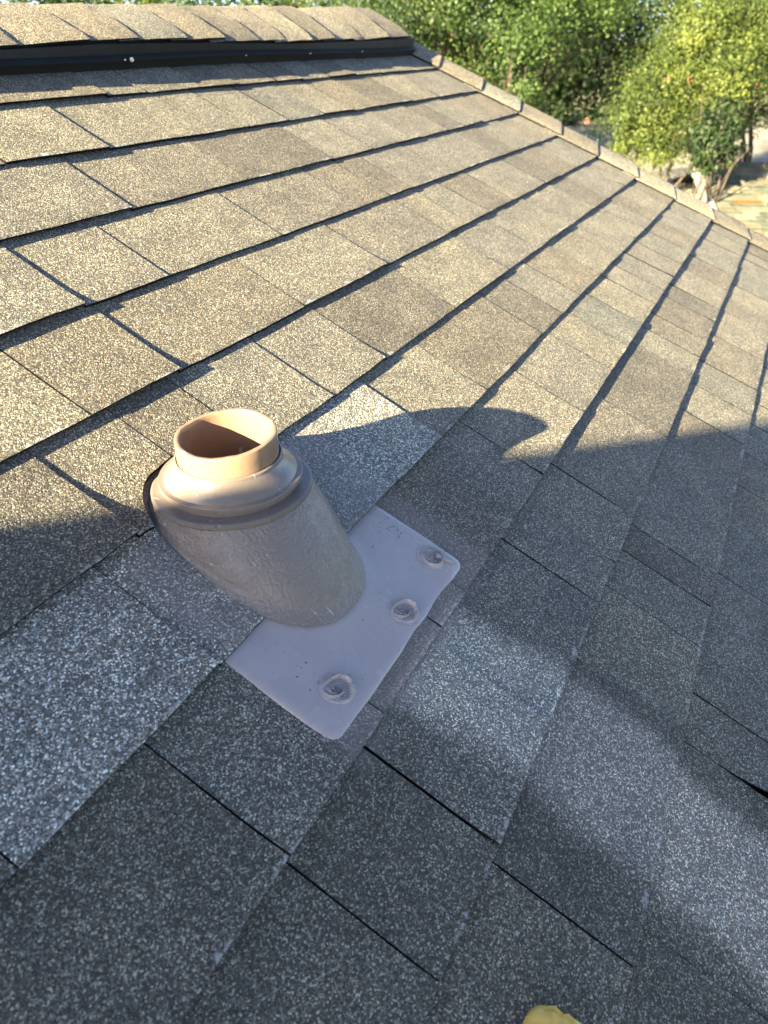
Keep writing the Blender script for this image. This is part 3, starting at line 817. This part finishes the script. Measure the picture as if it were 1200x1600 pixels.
# added oak limb, traced back along the sun to cast the shadow edge
ob = empty('added_limb_tree', (-2.4, -5.4, GZ)); tag(ob, 'added unseen oak whose long limb casts the shadow edge on the roof', 'tree')
def trace(u, v):
    d = (u+2.2)/Sr[0]; return np.array([-2.2, v-Sr[1]*d, .010-Sr[2]*d])
e1 = trace(.295, -.777); e2 = trace(1.50, -1.455)
dl = (e2-e1); nn = np.array([0, dl[2], -dl[1]]); nn = -nn/np.linalg.norm(nn)
ctr = e1+nn*.085
dirw = Vector(dl @ w2r).normalized(); cw = Vector(ctr @ w2r)
pts = [cw-dirw*1.1, cw-dirw*.75, cw-dirw*.1, cw+dirw*.15, cw+dirw*.45, cw+dirw*.9, cw+dirw*1.8+Vector((0, 0, -.05)), cw+dirw*3.2+Vector((-.05, 0, .02)), cw+dirw*4.6, cw+dirw*5.6]
vs, fs = tube(pts, [.03, .078, .085, .085, .086, .092, .11, .13, .16, .18], 14, .02, 3)
tr0 = tube([(-2.4, -5.4, GZ-.1), (-2.4, -5.4, GZ+.4), (-2.35, -5.35, -1.5), pts[-1], (pts[-1].x-.2, pts[-1].y-.3, pts[-1].z+1.6)], [.42, .33, .27, .22, .08], 12, .06, 4)
V, F = join((vs, fs), tr0)
mesh('trunk', [Vector(v)-ob.location for v in V], F, M['bark'], ob)
tp_ = pts[-1]
leaves('crown', [tp_+Vector((0, -.6, 1.6)), tp_+Vector((.6, -1.3, .8)), tp_+Vector((-.8, -.9, .9))], [1.4, 1.2, 1.3], 240, 36, .13, M['leaf_green'], ob, 62, .2, lit, .4, off=ob.location)

# ------------------------------------------------------------------ neighbour house with an old shingle roof
nbp = lambda x, y, z: None
def at_z(x, y, z):
    d = px_dir(x, y); return CAMW+d*((z-CAMW.z)/d.z)
ra = px_at(1094, 262, 12.8); rb = px_at(1290, 252, 13.4); rb.z = ra.z
ax = (rb-ra); ax.z = 0; ax = ax.normalized()
dn = Vector((ax.y, -ax.x, 0)); 
if dn.dot(CAMW-ra) < 0: dn = -dn
slope = .27
dn = (dn+Vector((0, 0, -slope))).normalized()
nh = tag(empty('neighbour_house', (ra.x, ra.y, GZ)), 'neighbouring house with pale worn shingle roof lower than this one', 'house')
NO = Vector(nh.location)
LN, DN = 5.2, 3.6
left0 = ra; q0 = [ra, ra+ax*LN, ra+ax*LN+dn*DN, ra+dn*DN]
nrmN = ax.cross(dn); nrmN = nrmN if nrmN.z > 0 else -nrmN
M['old_a'] = simple('old_shingle_tan', (.12, .11, .08), .85, .2, .3, scale=6)
M['old_b'] = simple('old_shingle_grey_green', (.075, .088, .07), .85, .2, .3, scale=6)
M['old_c'] = simple('old_shingle_pale', (.155, .145, .11), .85, .2, .25, scale=6)
M['old_o'] = simple('exposed_orange_board', (.20, .075, .025), .8, .2, .25, scale=9)
M['white'] = simple('white_trim', (.30, .29, .28), .6, .3, .05)
deck = mesh('roof', [p-NO-nrmN*.02 for p in q0], [(0, 1, 2, 3)], M['old_b'], nh, smooth=False)
far = dn.copy(); far = Vector((-dn.x, -dn.y, dn.z)).normalized()
mesh('far_slope', [p-NO for p in (ra-nrmN*.02, ra+ax*LN-nrmN*.02, ra+ax*LN+far*DN, ra+far*DN)], [(3, 2, 1, 0)], M['old_b'], nh, smooth=False)
rr = random.Random(12)
ex = .115; nrow = int(DN/ex)
MV, MF = [], []
for i in range(nrow):
    s = -rr.uniform(0, .3)
    while s < LN:
        wd = rr.uniform(.13, .36); a = max(s, 0)+.004; b = min(s+wd, LN)-.004; s += wd
        if b-a < .03: continue
        p0 = ra+ax*a+dn*(i*ex-.02)+nrmN*.0; p1 = ra+ax*b+dn*(i*ex-.02)
        t = rr.uniform(.006, .014)
        q0_ = ra+ax*a+dn*((i+1)*ex+rr.uniform(-.012, .012))+nrmN*t; q1_ = ra+ax*b+dn*((i+1)*ex+rr.uniform(-.012, .012))+nrmN*t
        mt = rr.choices(['old_a', 'old_b', 'old_c'], [3, 3, 2])[0]
        # bare boards where shingles have gone
        cx = (a+b)/2; cy = i*ex
        if (abs(cx-.62) < .26 and abs(cy-1.05) < .1) or (abs(cx-1.1) < .38 and abs(cy-1.65) < .17) or (abs(cx-1.0) < .15 and abs(cy-.7) < .08): mt = 'old_o'; 
        vs = [p0, p1, q1_, q0_, q1_-nrmN*t, q0_-nrmN*t]
        if a > 2.3 or i > 20:
            MV, MF = join((MV, MF), ([v-NO for v in vs], [(0, 1, 2, 3), (3, 2, 4, 5)]))
        else:
            o = mesh('shingle', [v-NO for v in vs], [(0, 1, 2, 3), (3, 2, 4, 5)], M[mt], deck, None, False)
tag(mesh('shingle_cover', MV, MF, M['old_a'], deck, None, False), kind='stuff')
# rake board, wall
def bar(a, b, wid, hgt, nrm):
    t = (b-a).normalized(); s = t.cross(nrm).normalized()
    v = [a+s*x*wid+nrm*y*hgt for (x, y) in ((-.5, -1), (.5, -1), (.5, 0), (-.5, 0))]+[b+s*x*wid+nrm*y*hgt for (x, y) in ((-.5, -1), (.5, -1), (.5, 0), (-.5, 0))]
    return v, [(0, 1, 2, 3)[::-1], (4, 5, 6, 7), (0, 1, 5, 4), (1, 2, 6, 5), (2, 3, 7, 6), (3, 0, 4, 7)]
vs, fs = bar(ra-ax*.07+nrmN*.03-dn*.05, ra-ax*.07+dn*DN+nrmN*.03, .07, .12, nrmN)
mesh('rake_board', [v-NO for v in vs], fs, M['white'], nh, None, False)
vs, fs = bar(ra-ax*.1+nrmN*.05, ra+ax*LN+nrmN*.05, .22, .05, nrmN)
mesh('ridge_cap', [v-NO for v in vs], fs, M['old_a'], nh, None, False)
ez = (ra+dn*DN).z-GZ
c1, c2, c3, c4 = [Vector((p.x, p.y, 0)) for p in (ra+dn*(DN-.3)+ax*.3, ra+dn*(DN-.3)+ax*(LN-.3), ra+far*(DN-.3)+ax*(LN-.3), ra+far*(DN-.3)+ax*.3)]
nb2 = [c-Vector((NO.x, NO.y, 0)) for c in (c1, c2, c3, c4)]
V = [c.copy() for c in nb2]+[c+Vector((0, 0, ez)) for c in nb2]
mesh('wall', V, [(0, 1, 5, 4), (1, 2, 6, 5), (2, 3, 7, 6), (3, 0, 4, 7)], M['siding'], nh, None, False)
M['membrane'] = simple('added_flat_roof_coating', (.26, .24, .20), .8, .25, .15, scale=1.5)  # pale wing added as a sunlit surface in place of bright ground
fz = -2.05
fpoly = [Vector(p) for p in ((12.6, 4.6, fz), (12.9, 1.5, fz), (13.3, -6, fz), (24, -6, fz), (24, 4.6, fz))]
vv_ = [p-NO for p in fpoly]+[p-NO-Vector((0, 0, .22)) for p in fpoly]
mesh('added_flat_roof', vv_, [(0, 1, 2, 3, 4)]+[(i, i+5, (i+1) % 5+5, (i+1) % 5) for i in range(5)], M['membrane'], nh, None, False)
mesh('added_wing_wall', *join(box(13.2-NO.x, 23.6-NO.x, -5.6-NO.y, 4.3-NO.y, 0, fz-.23-GZ)), M['siding'], nh, None, False)
# small slatted roof vent
vp = ra+ax*.80+dn*1.10
ve = tag(mesh('roof_vent', *box(-.14, .14, -.10, .10, 0, .07), M['old_c'], nh, None, False))
rot = Matrix((ax, -dn, nrmN)).transposed().to_4x4(); rot.translation = vp-NO
ve.matrix_local = rot
for i in range(3):
    s = mesh('slat', *box(-.13, .13, -.104, -.101, .012+i*.02, .022+i*.02), M['asphalt'], ve, None, False)

# white pickets by the road
for i, x in enumerate((938, 947, 957)):
    b = px_at(x, 240, 24+i*.1)
    vs, fs = box(-.045, .045, -.02, .02, 0, .95)
    o = mesh('fence_picket', vs+[(0, 0, 1.05)], fs, M['white'], None, None, False); o.location = (b.x, b.y, GZ)
    tag(o, 'white picket standing in shade under the broadleaf trees', 'picket', 'white pickets under the trees')
